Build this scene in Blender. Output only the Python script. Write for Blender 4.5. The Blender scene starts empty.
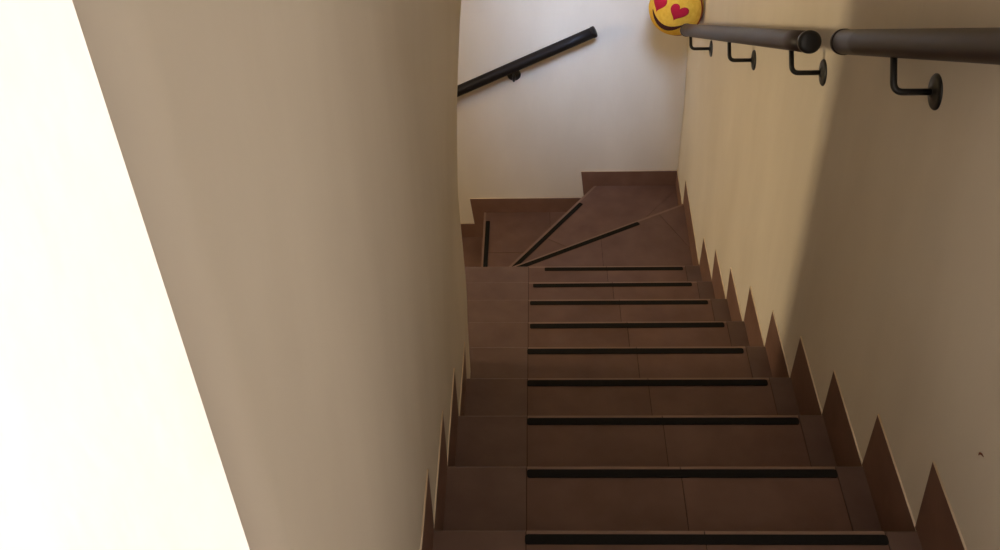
import bpy, bmesh, math, random
from mathutils import Vector, Matrix

# ------------------------------------------------------------------ camera
S = bpy.context.scene
C = S.collection
CAM = Vector((0.0140, -1.2386, 1.6809))
PITCH, YAW, ROLL, FPX = 0.70616, -0.03883, -0.03067, 1083.0
fwd = Vector((math.sin(YAW)*math.cos(PITCH), math.cos(YAW)*math.cos(PITCH), -math.sin(PITCH)))
rt0 = Vector((math.cos(YAW), -math.sin(YAW), 0))
up0 = rt0.cross(fwd)
rt = math.cos(ROLL)*rt0 + math.sin(ROLL)*up0
up = -math.sin(ROLL)*rt0 + math.cos(ROLL)*up0
cd = bpy.data.cameras.new('camera')
cd.sensor_fit = 'HORIZONTAL'; cd.sensor_width = 36.0; cd.lens = FPX/1000*36.0
cd.clip_start = 0.02; cd.clip_end = 100
cam = bpy.data.objects.new('camera', cd); C.objects.link(cam)
M = Matrix((rt, up, -fwd)).transposed().to_4x4(); M.translation = CAM
cam.matrix_world = M
S.camera = cam

# ------------------------------------------------------------------ light
S.view_settings.view_transform = 'Standard'; S.view_settings.look = 'None'
S.view_settings.exposure = 0.0; S.view_settings.gamma = 1.0
S.view_settings.use_curve_mapping = False
wd = bpy.data.worlds.new('world'); S.world = wd; wd.use_nodes = True
bg = wd.node_tree.nodes['Background']
bg.inputs['Color'].default_value = (0.86, 0.92, 1.0, 1); bg.inputs['Strength'].default_value = 0.10

def light(name, kind, loc, energy, col, target=None, **kw):
    l = bpy.data.lights.new(name, kind); l.energy = energy; l.color = col
    for k, v in kw.items(): setattr(l, k, v)
    o = bpy.data.objects.new(name, l); C.objects.link(o); o.location = loc
    if target is not None:
        o.rotation_euler = (Vector(target)-Vector(loc)).to_track_quat('-Z', 'Y').to_euler()
    return o
# daylight from the upstairs window, left of the landing: it whitens the end of the left wall and bounces off the landing walls
light('window_daylight', 'AREA', (-2.7, -1.78, 1.55), 265, (0.87, 0.90, 1.0), (0.2, -1.55, 1.1), shape='RECTANGLE', size=1.0, size_y=1.3)
# warm light from the room below, past the end of the left wall
light('lower_room_window', 'AREA', (-3.3, 1.34, 0.05), 52, (1.0, 0.79, 0.50), (0.7, 1.34, -0.1), shape='RECTANGLE', size=0.42, size_y=0.8)
# unseen lamp added in mid-air, for the cool daylight on the turn wall
light('stairwell_cool_fill', 'AREA', (0.10, 0.75, 1.75), 5.6, (0.52, 0.66, 1.0), (0.14, 3.27, -0.42), shape='RECTANGLE', size=1.0, size_y=0.9, spread=math.radians(24))

# ------------------------------------------------------------------ stair numbers
GO, RI, HS = 0.28943, 0.16410, 0.161           # going, rise, height of the skirting tiles
XL, XR, YB = -0.1754, 0.729, 3.27
Y_TURN = 2.33                                   # start of the winders
Y_END = 1.10                                    # rounded end of the left wall
LAND_N = -3                                     # the landing is this step
def smooth(a, b, x):
    s = min(1.0, max(0.0, (x-a)/(b-a))); return s*s*(3-2*s)
def table(T, x):
    if x <= T[0][0]: return T[0][1]
    for (a, va), (b, vb) in zip(T, T[1:]):
        if x <= b: return va+(vb-va)*(x-a)/(b-a)
    return T[-1][1]
BULGE = [(-0.44, -0.1725), (-0.33, -0.1700), (-0.18, -0.1735), (-0.01, -0.1785), (0.14, -0.1745), (0.29, -0.167), (0.43, -0.156), (0.56, -0.144), (0.9, -0.135)]
def x_left(y, z):                               # hand-plastered, slightly wavy left wall with a rounded end
    xk = table(BULGE, z)
    if y <= 1.05:
        return XL+(xk-XL)*smooth(0.15, 1.05, y)
    q = min(0.05, y-1.05); return xk-(0.05-math.sqrt(max(0.0, 0.0025-q*q)))
LEAN = [(-1.1, 0.749), (-0.73, 0.7355), (-0.55, 0.730), (0.0, 0.729)]
def x_right(y, z):
    return XR+(table(LEAN, z)-XR)*max(0.0, (y-2.25)/(YB-2.25)) if y > 2.25 else XR

# ------------------------------------------------------------------ materials
def new_mat(name):
    m = bpy.data.materials.new(name); m.use_nodes = True
    nt = m.node_tree; b = nt.nodes['Principled BSDF']
    return m, nt, b
def noise_mix(nt, b, c1, c2, scale, detail=4, stretch=(1, 1, 1), lo=0.35, hi=0.65):
    tc = nt.nodes.new('ShaderNodeTexCoord'); mp = nt.nodes.new('ShaderNodeMapping')
    mp.inputs['Scale'].default_value = stretch
    nz = nt.nodes.new('ShaderNodeTexNoise'); nz.inputs['Scale'].default_value = scale; nz.inputs['Detail'].default_value = detail
    rp = nt.nodes.new('ShaderNodeValToRGB')
    rp.color_ramp.elements[0].position = lo; rp.color_ramp.elements[0].color = (*c1, 1)
    rp.color_ramp.elements[1].position = hi; rp.color_ramp.elements[1].color = (*c2, 1)
    nt.links.new(tc.outputs['Object'], mp.inputs['Vector']); nt.links.new(mp.outputs['Vector'], nz.inputs['Vector'])
    nt.links.new(nz.outputs['Fac'], rp.inputs['Fac'])
    return rp, mp
def bump(nt, b, vec, scale, strength, dist):
    nz = nt.nodes.new('ShaderNodeTexNoise'); nz.inputs['Scale'].default_value = scale; nz.inputs['Detail'].default_value = 5
    nt.links.new(vec, nz.inputs['Vector'])
    bp = nt.nodes.new('ShaderNodeBump'); bp.inputs['Strength'].default_value = strength; bp.inputs['Distance'].default_value = dist
    nt.links.new(nz.outputs['Fac'], bp.inputs['Height']); nt.links.new(bp.outputs['Normal'], b.inputs['Normal'])
def plaster(name, c1, c2):
    m, nt, b = new_mat(name)
    rp, mp = noise_mix(nt, b, c1, c2, 3.0, 5, (1, 1, 0.45))
    nt.links.new(rp.outputs['Color'], b.inputs['Base Color'])
    b.inputs['Roughness'].default_value = 0.75; b.inputs['Specular IOR Level'].default_value = 0.25
    bump(nt, b, mp.outputs['Vector'], 9.0, 0.25, 0.01)
    return m
def tile_mat(name, c1, c2, rough=0.5, vary=0.25):
    m, nt, b = new_mat(name)
    rp, mp = noise_mix(nt, b, c1, c2, 9.0, 6, lo=0.3, hi=0.7)
    ge = nt.nodes.new('ShaderNodeNewGeometry')
    mr = nt.nodes.new('ShaderNodeMapRange'); mr.inputs['To Min'].default_value = 1-vary; mr.inputs['To Max'].default_value = 1+vary
    nt.links.new(ge.outputs['Random Per Island'], mr.inputs['Value'])
    hv = nt.nodes.new('ShaderNodeHueSaturation'); nt.links.new(mr.outputs['Result'], hv.inputs['Value'])
    nt.links.new(rp.outputs['Color'], hv.inputs['Color']); nt.links.new(hv.outputs['Color'], b.inputs['Base Color'])
    b.inputs['Roughness'].default_value = rough; b.inputs['Specular IOR Level'].default_value = 0.35
    bump(nt, b, mp.outputs['Vector'], 30.0, 0.15, 0.004)
    return m
def plain(name, c, rough, spec=0.5, c2=None, scale=20, metal=0.0):
    m, nt, b = new_mat(name)
    rp, mp = noise_mix(nt, b, c, c2 or tuple(min(1, x*1.18) for x in c), scale)
    nt.links.new(rp.outputs['Color'], b.inputs['Base Color'])
    b.inputs['Roughness'].default_value = rough; b.inputs['Specular IOR Level'].default_value = spec; b.inputs['Metallic'].default_value = metal
    return m
WALL = plaster('cream_plaster', (0.675, 0.600, 0.485), (0.745, 0.670, 0.550))
CEIL = plaster('ceiling_paint', (0.74, 0.69, 0.60), (0.78, 0.73, 0.64))
TILE = tile_mat('brown_stoneware_tile', (0.146, 0.079, 0.060), (0.193, 0.112, 0.088), 0.5, 0.07)
SIDE = tile_mat('grey_brown_side_tile', (0.138, 0.082, 0.067), (0.182, 0.116, 0.096), 0.5, 0.07)
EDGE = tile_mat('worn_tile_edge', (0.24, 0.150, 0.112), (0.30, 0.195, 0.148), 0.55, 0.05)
SKIRT = tile_mat('skirting_tile', (0.150, 0.076, 0.050), (0.195, 0.105, 0.072), 0.5, 0.08)
GROUT = plain('dark_grout', (0.075, 0.045, 0.035), 0.9, 0.1)
CAULK = plain('cream_filler', (0.70, 0.58, 0.43), 0.8, 0.2)
BODY = plain('riser_tile', (0.14, 0.075, 0.05), 0.6, 0.3)
TAPE = plain('black_grip_tape', (0.011, 0.010, 0.010), 0.85, 0.15, (0.016, 0.015, 0.014), 400)
RAILM = plain('dark_brown_rail', (0.026, 0.017, 0.016), 0.42, 0.34, (0.034, 0.023, 0.021), 6)
BLACKR = plain('black_brown_rail', (0.008, 0.006, 0.0055), 0.5, 0.25)
BLACK = plain('black_metal', (0.010, 0.010, 0.010), 0.38, 0.45, (0.013, 0.013, 0.013))
YEL = plain('yellow_plush', (0.66, 0.37, 0.035), 0.9, 0.1, (0.74, 0.44, 0.055), 60)
RED = plain('red_felt', (0.36, 0.010, 0.028), 0.85, 0.15)
MOUTH = plain('dark_brown_felt', (0.045, 0.012, 0.010), 0.85, 0.15)
PIPE = plain('maroon_piping', (0.20, 0.035, 0.015), 0.85, 0.15)
SCUFF = plain('scuff_brown', (0.16, 0.055, 0.03), 0.9, 0.1)

# ------------------------------------------------------------------ mesh helpers
def obj(name, bm, mats, parent=None, smoothed=False, kind=None, **props):
    bmesh.ops.recalc_face_normals(bm, faces=bm.faces)
    me = bpy.data.meshes.new(name); bm.to_mesh(me); bm.free()
    for m in (mats if isinstance(mats, (list, tuple)) else [mats]): me.materials.append(m)
    if smoothed:
        for p in me.polygons: p.use_smooth = True
    o = bpy.data.objects.new(name, me); C.objects.link(o)
    if parent is not None: o.parent = parent
    if kind: o['kind'] = kind
    for k, v in props.items(): o[k] = v
    return o
def empty(name, loc, **props):
    o = bpy.data.objects.new(name, None); C.objects.link(o); o.location = loc; o.empty_display_size = 0.1
    for k, v in props.items(): o[k] = v
    bpy.context.view_layer.update()
    return o
def prism(bm, poly, z0, z1, mi=0):              # vertical prism over a plan polygon
    lo = [bm.verts.new((x, y, z0)) for x, y in poly]; hi = [bm.verts.new((x, y, z1)) for x, y in poly]
    n = len(poly); fs = [bm.faces.new(lo[::-1]), bm.faces.new(hi)]
    fs += [bm.faces.new((lo[i], lo[(i+1) % n], hi[(i+1) % n], hi[i])) for i in range(n)]
    for f in fs: f.material_index = mi
    return fs
def box(bm, a, b, mi=0):
    return prism(bm, [(a[0], a[1]), (b[0], a[1]), (b[0], b[1]), (a[0], b[1])], a[2], b[2], mi)
def clip(poly, p, n, off=0.0):                  # keep the side where (q-p).n >= off
    out = []
    d = [(q[0]-p[0])*n[0]+(q[1]-p[1])*n[1]-off for q in poly]
    for i in range(len(poly)):
        j = (i+1) % len(poly)
        if d[i] >= 0: out.append(poly[i])
        if d[i]*d[j] < 0:
            s = d[i]/(d[i]-d[j]); out.append((poly[i][0]+s*(poly[j][0]-poly[i][0]), poly[i][1]+s*(poly[j][1]-poly[i][1])))
    return out
def tube(bm, pts, rad, seg=20, caps=True, mi=0):
    pts = [Vector(p) for p in pts]; rings = []
    t0 = (pts[1]-pts[0]).normalized()
    nrm = t0.orthogonal().normalized()
    for i, p in enumerate(pts):
        t = (pts[min(i+1, len(pts)-1)]-pts[max(i-1, 0)]).normalized()
        nrm = (nrm-t*nrm.dot(t)).normalized(); bn = t.cross(nrm)
        r = rad[i] if isinstance(rad, (list, tuple)) else rad
        rings.append([bm.verts.new(p+r*(math.cos(a)*nrm+math.sin(a)*bn)) for a in [2*math.pi*k/seg for k in range(seg)]])
    for A, B in zip(rings, rings[1:]):
        for k in range(seg):
            f = bm.faces.new((A[k], A[(k+1) % seg], B[(k+1) % seg], B[k])); f.material_index = mi; f.smooth = True
    if caps:
        bm.faces.new(rings[0][::-1]).material_index = mi; bm.faces.new(rings[-1]).material_index = mi
def lathe(bm, origin, axis, prof, seg=32):      # prof: (distance along axis, radius)
    axis = Vector(axis).normalized()
    n = axis.orthogonal().normalized(); b = axis.cross(n); rings = []
    for s, r in prof:
        rings.append([bm.verts.new(Vector(origin)+axis*s+max(r, 1e-5)*(math.cos(2*math.pi*k/seg)*n+math.sin(2*math.pi*k/seg)*b)) for k in range(seg)])
    for A, B in zip(rings, rings[1:]):
        for k in range(seg):
            bm.faces.new((A[k], A[(k+1) % seg], B[(k+1) % seg], B[k])).smooth = True
    bm.faces.new(rings[0][::-1]); bm.faces.new(rings[-1])

# ------------------------------------------------------------------ the setting
ZTOP, ZLOW, ZUP = 2.75, -2.85, -LAND_N*RI
def lattice_wall(name, fx, ys, zs, x_out, mat, fy=lambda y, z: y):
    bm = bmesh.new()
    A = [[bm.verts.new((fx(y, z), fy(y, z), z)) for z in zs] for y in ys]
    B = [[bm.verts.new((x_out, fy(y, z), z)) for z in zs] for y in ys]
    ny, nz = len(ys), len(zs)
    for i in range(ny-1):
        for j in range(nz-1):
            bm.faces.new((A[i][j], A[i+1][j], A[i+1][j+1], A[i][j+1])).smooth = True
            bm.faces.new((B[i][j], B[i][j+1], B[i+1][j+1], B[i+1][j]))
    for j in range(nz-1):
        bm.faces.new((A[0][j], A[0][j+1], B[0][j+1], B[0][j])); bm.faces.new((A[-1][j+1], A[-1][j], B[-1][j], B[-1][j+1]))
    for i in range(ny-1):
        bm.faces.new((A[i+1][0], A[i][0], B[i][0], B[i+1][0])); bm.faces.new((A[i][-1], A[i+1][-1], B[i+1][-1], B[i][-1]))
    return obj(name, bm, mat, kind='structure')
frange = lambda a, b, n: [a+(b-a)*i/n for i in range(n+1)]
left = lattice_wall('wall_left', x_left, frange(-0.8224, 1.0, 24)+[1.05+0.05*math.sin(k*math.pi/16) for k in range(9)], frange(ZLOW, -0.6, 6)+frange(-0.55, 1.0, 31)+frange(1.1, ZTOP, 5), -0.82, WALL,
    lambda y, z: y-0.0415*(z-1.35)*(1-smooth(-0.82, -0.3, y)))
right = lattice_wall('wall_right', x_right, frange(-1.0, 2.2, 17)+frange(2.25, YB, 12), frange(ZLOW, -1.2, 6)+frange(-1.1, 0.1, 24)+frange(0.2, ZTOP, 6), 0.95, WALL)
bm = bmesh.new(); box(bm, (-3.4, YB, ZLOW), (0.95, YB+0.15, ZTOP)); obj('wall_back', bm, WALL, kind='structure')
bm = bmesh.new(); box(bm, (-3.4, Y_END-0.14, ZLOW), (-0.82, Y_END, ZTOP)); obj('wall_inner', bm, WALL, kind='structure')
bm = bmesh.new(); box(bm, (-3.4, Y_END, -2.65), (-0.28, YB, -2.55)); obj('floor', bm, [TILE], kind='structure')
bm = bmesh.new(); box(bm, (-3.0, -3.2, ZUP-0.2), (2.6, -0.8683-0.02, ZUP)); obj('floor', bm, [TILE], kind='structure')
bm = bmesh.new(); box(bm, (-3.4, -3.35, ZTOP), (2.6, YB+0.15, ZTOP+0.1)); obj('ceiling', bm, CEIL, kind='structure')
bm = bmesh.new(); box(bm, (-3.0, -3.35, ZUP-0.2), (2.6, -3.2, ZTOP)); obj('wall_front', bm, WALL, kind='structure')

# ------------------------------------------------------------------ skirting tiles
def skirt_tile(bm, pts, n, th, gap=0.0):        # pts: outline on the wall (3D), extruded along n; the upper rim gets a filler bead
    pts = [Vector(p) for p in pts]; n = Vector(n)*th
    a = [bm.verts.new(p-n*0.5) for p in pts]; b = [bm.verts.new(p+n) for p in pts]; k = len(pts)
    bm.faces.new(a); bm.faces.new(b[::-1])
    for i in range(k): bm.faces.new((a[i], b[i], b[(i+1) % k], a[(i+1) % k]))
def bead(bm, p, q, r=0.0024):
    tube(bm, [p, q], r, 8, True, 1)
TH = 0.009
DZ = {0: -0.005, 1: -0.006, 2: 0.002, 4: 0.002, 5: 0.002, 6: 0.009, 7: 0.007, 8: 0.010}   # the risers are not quite equal
tread_z = lambda n: -n*RI+DZ.get(n, 0.0)
TOP_R = {0: (0.0275, 0.1565), 1: (0.2897, -0.0094), 2: (0.5779, -0.1739), 3: (0.8590, -0.3326), 4: (1.1497, -0.5037), 5: (1.4449, -0.667), 6: (1.7507, -0.8434), 7: (2.0383, -0.9943), 8: (2.2981, -1.1417)}
TOP_L = {0: 0.168, 1: 0.170, 2: 0.158, 3: 0.130}
bmr, bml = bmesh.new(), bmesh.new()
for n in range(-2, 9):
    y0, y1, z = (n-1)*GO, n*GO, tread_z(n)
    for bmx, fx, sgn, th in ((bmr, x_right, -1, 0.0030), (bml, x_left, 1, 0.0025)):
        if bmx is bml:
            if n > 3: continue
            yt, zt = y1+0.004, z+TOP_L.get(n, HS)
        else:
            yt, zt = TOP_R.get(n, (y1+0.004, z+HS))
        P = [(fx(y0, z), y0-0.002, z-0.05), (fx(y1, z), y1+0.004, z-0.03), (fx(yt, zt), yt, zt), (fx(y0, zt), y0-0.002, zt)]
        skirt_tile(bmx, P, (sgn, 0, 0), th)
        o = Vector((sgn*th*0.4, 0, 0.001))
        bead(bmx, Vector(P[2])+o, Vector(P[3])+o, 0.0022)
# right wall beside the first two winders
for y0, y1, z in ((2.335, 2.948, -1.316-HS), (2.951, YB, -10*RI)):
    P = [(x_right(y0, z), y0, z-0.05), (x_right(y1, z), y1, z-0.03), (x_right(y1, z+HS), y1, z+HS), (x_right(y0, z+HS), y0, z+HS)]
    skirt_tile(bmr, P, (-1, 0, 0), 0.003); o = Vector((-0.001, 0, 0.001)); bead(bmr, Vector(P[2])+o, Vector(P[3])+o, 0.002)
obj('baseboard_right', bmr, [SKIRT, CAULK], kind='structure')
obj('baseboard_left', bml, [SKIRT, CAULK], kind='structure')
bmb = bmesh.new()
for x0, x1, z in ((0.277, 0.750, -10*RI), (-0.292, 0.275, -11*RI), (-0.60, -0.240, -12*RI), (-0.88, -0.602, -13*RI), (-1.16, -0.882, -14*RI), (-1.44, -1.162, -15*RI), (-1.72, -1.442, -16*RI)):
    P = [(x0+0.012, YB, z-0.06), (x1, YB, z-0.06), (x1-0.004, YB, z+HS), (x0-0.012, YB, z+HS)]
    skirt_tile(bmb, P, (0, -1, 0), TH-0.001 if x1 == -0.240 else TH); o = Vector((0, -TH*0.5, 0.001)); bead(bmb, Vector(P[2])+o, Vector(P[3])+o, 0.002)
obj('baseboard_back', bmb, [SKIRT, CAULK], kind='structure')

# ------------------------------------------------------------------ staircase
stair = empty('staircase', (0.27, 0.0, -16*RI), label='brown tiled staircase with black grip strips, turning left in winders at the bottom', category='staircase')
def part(name, bm, mats, parent, **kw):         # geometry is written in world space, parented to a thing
    o = obj(name, bm, mats, parent, **kw)
    o.matrix_parent_inverse = Matrix.Identity(4)
    off = Vector((0, 0, 0)); p = parent
    while p is not None: off += p.location; p = p.parent
    o.data.transform(Matrix.Translation(-off))
    return o
def strip_mesh(a, b, hw, z, th=0.0025):         # grip tape with rounded ends between plan points a and b
    a, b = Vector((*a, 0)), Vector((*b, 0)); t = (b-a).normalized(); n = Vector((-t.y, t.x, 0)); out = []
    rr = hw*0.55
    for c, sx in ((b, 1), (a, -1)):
        for sy in ((-1, 1) if sx == 1 else (1, -1)):
            cc = c-t*sx*rr+n*sy*(hw-rr)
            angs = range(0, 91, 30)
            quad = [(math.cos(math.radians(g)), math.sin(math.radians(g))) for g in angs]
            pts = [cc+t*sx*rr*q[0]+n*sy*rr*q[1] for q in quad]
            if (sx, sy) in ((1, -1), (-1, 1)): pts = pts[::-1]
            out += [(p.x, p.y) for p in pts]
    bm = bmesh.new(); prism(bm, out, z-0.001, z+th); return bm
TTH, NOSE = 0.020, 0.012
def tread_tile(bm, x0, x1, y0, y1, z, edge=1, main=0):
    r = 0.0065
    prof = [(y0, z-TTH), (y0, z), (y1-NOSE, z), (y1-r, z)]
    prof += [(y1-r+r*math.sin(a), z-r+r*math.cos(a)) for a in (0.4, 0.8, 1.2, math.pi/2)]
    prof += [(y1, z-TTH)]
    A = [bm.verts.new((x0, y, zz)) for y, zz in prof]; B = [bm.verts.new((x1, y, zz)) for y, zz in prof]; n = len(prof)
    for f in (bm.faces.new(A), bm.faces.new(B[::-1])): f.material_index = main
    for i in range(n):
        f = bm.faces.new((A[i], B[i], B[(i+1) % n], A[(i+1) % n]))
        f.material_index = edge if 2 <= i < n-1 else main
TAPE_L = {0: -0.002, 1: 0.001, 2: 0.0, 3: -0.001, 4: -0.002, 5: 0.006, 6: 0.006, 7: 0.018, 8: 0.068}
TAPE_R = {0: 0.668, 1: 0.667, 2: 0.664, 3: 0.659, 4: 0.657, 5: 0.657, 6: 0.6545, 7: 0.645, 8: 0.655}
for n in range(-2, 9):
    y0, y1, z = (n-1)*GO, n*GO, tread_z(n)
    bm = bmesh.new()
    xl = [x_left(y, z)-0.004 if n < 4 else -0.28 for y in (y0, y1)]; xr = [x_right(y, z)+0.003 for y in (y0, y1)]
    prism(bm, [(xl[0], y0-0.010), (xr[0], y0-0.010), (xr[1], y1-0.010), (xl[1], y1-0.010)], z-RI-0.20, z-TTH+0.001, 2)
    prism(bm, [(xl[0], y0-0.008), (xr[0], y0-0.008), (xr[1], y1-0.004), (xl[1], y1-0.004)], z-TTH, z-0.0022, 3)   # grout bed
    g = 0.0011
    tread_tile(bm, min(xl), 0.0-g, y0-0.010, y1, z, 4, 4)
    tread_tile(bm, 0.0+g, 0.3333-g, y0-0.010, y1, z)
    tread_tile(bm, 0.3333+g, 0.667-g, y0-0.010, y1, z)
    tread_tile(bm, 0.667+g, max(xr), y0-0.010, y1, z, 4, 4)
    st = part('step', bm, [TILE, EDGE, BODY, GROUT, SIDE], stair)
    l, r = TAPE_L.get(n, 0.0), TAPE_R.get(n, 0.667)
    tilt = -0.0015 if n in (5, 7) else 0.0
    part('anti_slip_strip', strip_mesh((l, y1-0.0235+tilt), (r, y1-0.0235-tilt), 0.0108 if n < 6 else 0.0098, z), TAPE, st, label='black anti-slip strip')
def winder(poly, e0, e1, z, tape, cuts, low=None):
    """poly: plan outline; e0-e1: its nosing edge; cuts: (point, direction) tile joints"""
    e0, e1 = Vector(e0), Vector(e1); t = (e1-e0).normalized()
    n = Vector((-t.y, t.x))
    cx = sum(p[0] for p in poly)/len(poly); cy = sum(p[1] for p in poly)/len(poly)
    if (cx-e0.x)*n.x+(cy-e0.y)*n.y < 0: n = -n
    bm = bmesh.new()
    prism(bm, clip(poly, e0, n, 0.010), z-RI-0.20, z-TTH+0.001, 2)
    prism(bm, clip(poly, e0, n, 0.004), z-TTH, z-0.0022, 3)
    pieces = [clip(poly, e0, n, NOSE)]
    for p, d in cuts:
        nn = (-d[1], d[0]); l = math.hypot(*nn); nn = (nn[0]/l, nn[1]/l); new = []
        for q in pieces:
            for s in (1, -1):
                c = clip(q, p, (s*nn[0], s*nn[1]), 0.0009)
                if len(c) > 2: new.append(c)
        pieces = new
    for q in pieces: prism(bm, q, z-TTH, z, 0)
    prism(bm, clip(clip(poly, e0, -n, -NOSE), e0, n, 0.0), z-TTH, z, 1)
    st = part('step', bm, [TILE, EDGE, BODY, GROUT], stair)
    if tape: part('anti_slip_strip', strip_mesh(tape[0], tape[1], 0.0108, z), TAPE, st, label='black anti-slip strip')
Z9, Z10, Z11 = -1.4392, -1.566, -1.730
A0, A1 = (-0.28, 2.357), (0.750, 2.942)
B0, B1 = (-0.280, 2.350), (0.342, 3.275)
CX = -0.234
winder([(-0.28, 2.306), (0.757, 2.306), A1, A0], A0, A1, Z9, ((-0.10, 2.434), (0.515, 2.784)), [((0.612, 2.863), (0.076, -0.168)), ((0.333, 2.4), (0.0, 1.0))])
winder([A0, A1, (0.757, 3.275), B1], B0, B1, Z10, ((-0.105, 2.566), (0.262, 3.112)), [((0.092, 2.830), (0.090, -0.062)), ((0.624, 3.062), (0.121, 0.166))])
winder([B0, B1, (CX, 3.275), (CX, 2.35)], (CX, 2.35), (CX, 3.275), Z11, ((CX+0.0175, 2.60), (CX+0.0225, 3.185)), [((0.108, 3.2), (0.0, 1.0)), ((-0.2, 2.93), (1.0, 0.0))])
x = CX
for n in range(12, 17):
    x0 = x-0.28
    winder([(x, 2.33), (x, 3.275), (x0, 3.275), (x0, 2.33)], (x0, 2.33), (x0, 3.275), Z11-(n-11)*RI, ((x0+0.024, 2.50), (x0+0.024, 3.15)), [((x, 2.66), (1.0, 0.0)), ((x, 3.0), (1.0, 0.0))])
    x = x0

# ------------------------------------------------------------------ handrails
RR = 0.0250
def bracket(thing, top, plate, nrm):
    """rod that leaves the rail, bends and runs to a round plate on the wall"""
    top, plate, nrm = Vector(top), Vector(plate), Vector(nrm)
    elbow = Vector((top.x, plate.y, plate.z)) if abs(nrm.x) > 0.5 else Vector((plate.x, top.y, plate.z))
    h = (plate-elbow).normalized(); g = (top-elbow).normalized(); rb = 0.018
    pts = [top]
    for k in range(9):                          # quadratic bend from one leg to the other
        q = k/8; pts.append(elbow+g*rb*(1-q)**2+h*rb*q**2)
    pts.append(plate+nrm*0.004)
    bm = bmesh.new(); tube(bm, pts, 0.0062, 14)
    b = part('bracket', bm, BLACK, thing)
    bm = bmesh.new(); lathe(bm, plate-nrm*0.002, nrm, [(0, 0.0325), (0.004, 0.0325), (0.0062, 0.0305), (0.0078, 0.024), (0.0095, 0.011), (0.012, 0.009)])
    part('wall_plate', bm, BLACK, b)
def handrail(name, pts, label, mat, cap_mat, brackets, bow=0.0):
    a, b = Vector(pts[0]), Vector(pts[1]); t = (b-a).normalized()
    th = empty(name, tuple((a+b)/2), label=label, category='handrail', group='wall-mounted handrails')
    bm = bmesh.new(); N = 12
    tube(bm, [a.lerp(b, i/N)+Vector((0, 0, -bow*4*(i/N)*(1-i/N))) for i in range(N+1)], RR, 28)
    part('rail', bm, mat, th)
    for p, d in ((a, -t), (b, t)):
        bm = bmesh.new(); lathe(bm, p-d*0.010, d, [(0, RR+0.0002), (0.0005, RR+0.0016), (0.013, RR+0.0016), (0.0165, RR-0.001), (0.0185, RR-0.006), (0.0195, 0.010), (0.0197, 0.0)])
        part('end_cap', bm, cap_mat, th)
    for y in brackets: 
        plate, nrm, s = y
        c = a.lerp(b, s)+Vector((0, 0, -bow*4*s*(1-s)))
        bracket(th, c, plate, nrm)
    return th
def along(a, b, y): return (y-a[1])/(b[1]-a[1])
U0, U1 = (0.660, -0.62, 1.325), (0.653, 0.768, 0.590)
handrail('handrail', (U0, U1), 'upper brown handrail on the right wall, nearest and running out of frame', RAILM, RAILM,
         [((XR, y, z), (-1, 0, 0), along(U0, U1, y+0.052)) for y, z in ((0.440, 0.668), (-0.45, 1.14))])
L0, L1 = (0.652, 1.006, 0.4613), (0.648, 2.770, -0.437)
handrail('handrail', (L0, L1), 'lower handrail on the right wall, with a black end cap, ending at the smiley ball', RAILM, BLACK,
         [((x_right(y, z), y, z), (-1, 0, 0), along(L0, L1, y+0.055)) for y, z in ((1.110, 0.321), (1.860, -0.065), (2.62, -0.440))])
K0, K1 = (-1.25, 3.2, -1.403), (0.300, 3.2, -0.6675)
handrail('handrail', (K0, K1), 'short black-looking handrail slanting across the white back wall', BLACKR, BLACKR,
         [((-0.066, YB, -0.922), (0, -1, 0), (-0.066-K0[0])/(K1[0]-K0[0])), ((-1.0, YB, -1.36), (0, -1, 0), (-1.0-K0[0])/(K1[0]-K0[0]))])

# ------------------------------------------------------------------ smiley ball
EC, ER = Vector((0.6200, 2.925, -0.414)), 0.1135
d = (CAM-EC).normalized(); rv = (rt-d*rt.dot(d)).normalized(); uv = d.cross(rv)
N = (0.905*d-0.38*rv-0.19*uv).normalized()
u = (math.cos(math.radians(23))*rv-math.sin(math.radians(23))*uv); u = (u-N*u.dot(N)).normalized(); v = N.cross(u)
ball = empty('smiley_ball', tuple(EC-Vector((0, 0, ER))), label='round yellow plush smiley ball with red heart eyes, in the corner on the rail end', category='plush toy')
bm = bmesh.new(); bmesh.ops.create_uvsphere(bm, u_segments=48, v_segments=32, radius=ER)
bmesh.ops.translate(bm, verts=bm.verts, vec=EC); part('ball', bm, YEL, ball, smoothed=True)
bm = bmesh.new(); tube(bm, [EC+(ER+0.0005)*(math.cos(a)*u+math.sin(a)*v) for a in [2*math.pi*k/64 for k in range(65)]], 0.0042, 10); part('piping', bm, PIPE, ball)
def on_ball(a, b, h):
    s = a*a+b*b; w = math.sqrt(max(0.0, 1-s)); return EC+(ER+h)*(a*u+b*v+w*N)
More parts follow.
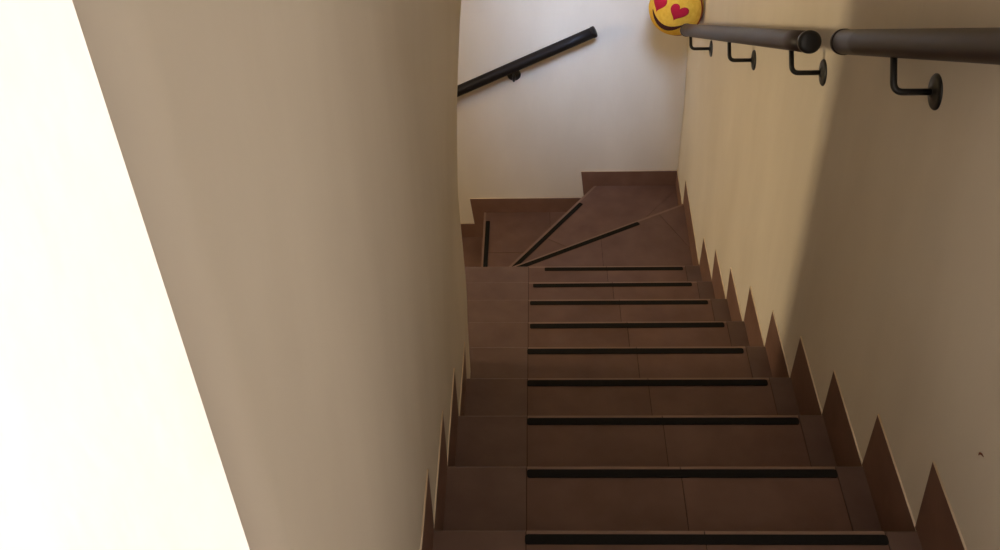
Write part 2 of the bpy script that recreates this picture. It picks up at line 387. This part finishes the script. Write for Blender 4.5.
def patch(name, outline, mat, h=0.003, cx=0, cy=0):
    bm = bmesh.new(); K = 6; rings = []
    c = bm.verts.new(on_ball(cx, cy, h))
    for k in range(1, K+1):
        s = k/K
        rings.append([bm.verts.new(on_ball(cx+(a-cx)*s, cy+(b-cy)*s, h*(1-0.3*s**6))) for a, b in outline])
    base = [bm.verts.new(on_ball(a, b, -0.002)) for a, b in outline]; n = len(outline)
    for i in range(n): bm.faces.new((c, rings[0][i], rings[0][(i+1) % n]))
    for A, B in zip(rings+[None], rings[1:]+[base]):
        A = A or rings[-1]
        for i in range(n): bm.faces.new((A[i], B[i], B[(i+1) % n], A[(i+1) % n]))
    return part(name, bm, mat, ball, smoothed=True)
def heart(cx, cy, s, rot):
    out = []
    for k in range(40):
        t = 2*math.pi*k/40
        hx = 16*math.sin(t)**3/16; hy = (13*math.cos(t)-5*math.cos(2*t)-2*math.cos(3*t)-math.cos(4*t))/16
        hx *= s; hy *= s*1.05
        out.append((cx+hx*math.cos(rot)-hy*math.sin(rot), cy+hx*math.sin(rot)+hy*math.cos(rot)))
    return out
for cx, cy, rot in ((-0.39, 0.18, 0.15), (0.39, 0.21, -0.06)):
    patch('heart_eye', heart(cx, cy, 0.30, rot), RED, cx=cx, cy=cy)
bm = bmesh.new(); K = 28; rows = []
for k in range(K+1):
    s = -1+2*k/K
    a = 0.10+0.62*s; bc = -0.56+0.38*s*s; w = 0.095*(1-abs(s)**2.5)+0.012
    rows.append([bm.verts.new(on_ball(a, bc+w*q, 0.0028 if abs(q) < 0.9 else -0.001)) for q in (-1, -0.8, 0, 0.8, 1)])
for A, B in zip(rows, rows[1:]):
    for i in range(4): bm.faces.new((A[i], A[i+1], B[i+1], B[i]))
part('smile', bm, MOUTH, ball, smoothed=True)

# ------------------------------------------------------------------ a scuff on the right wall
bm = bmesh.new()
tube(bm, [(XR, -0.105, 0.328), (XR, -0.098, 0.3265), (XR, -0.092, 0.322), (XR, -0.0895, 0.315)], [0.0006, 0.0018, 0.0022, 0.0006], 8)
obj('scuff', bm, SCUFF, right)
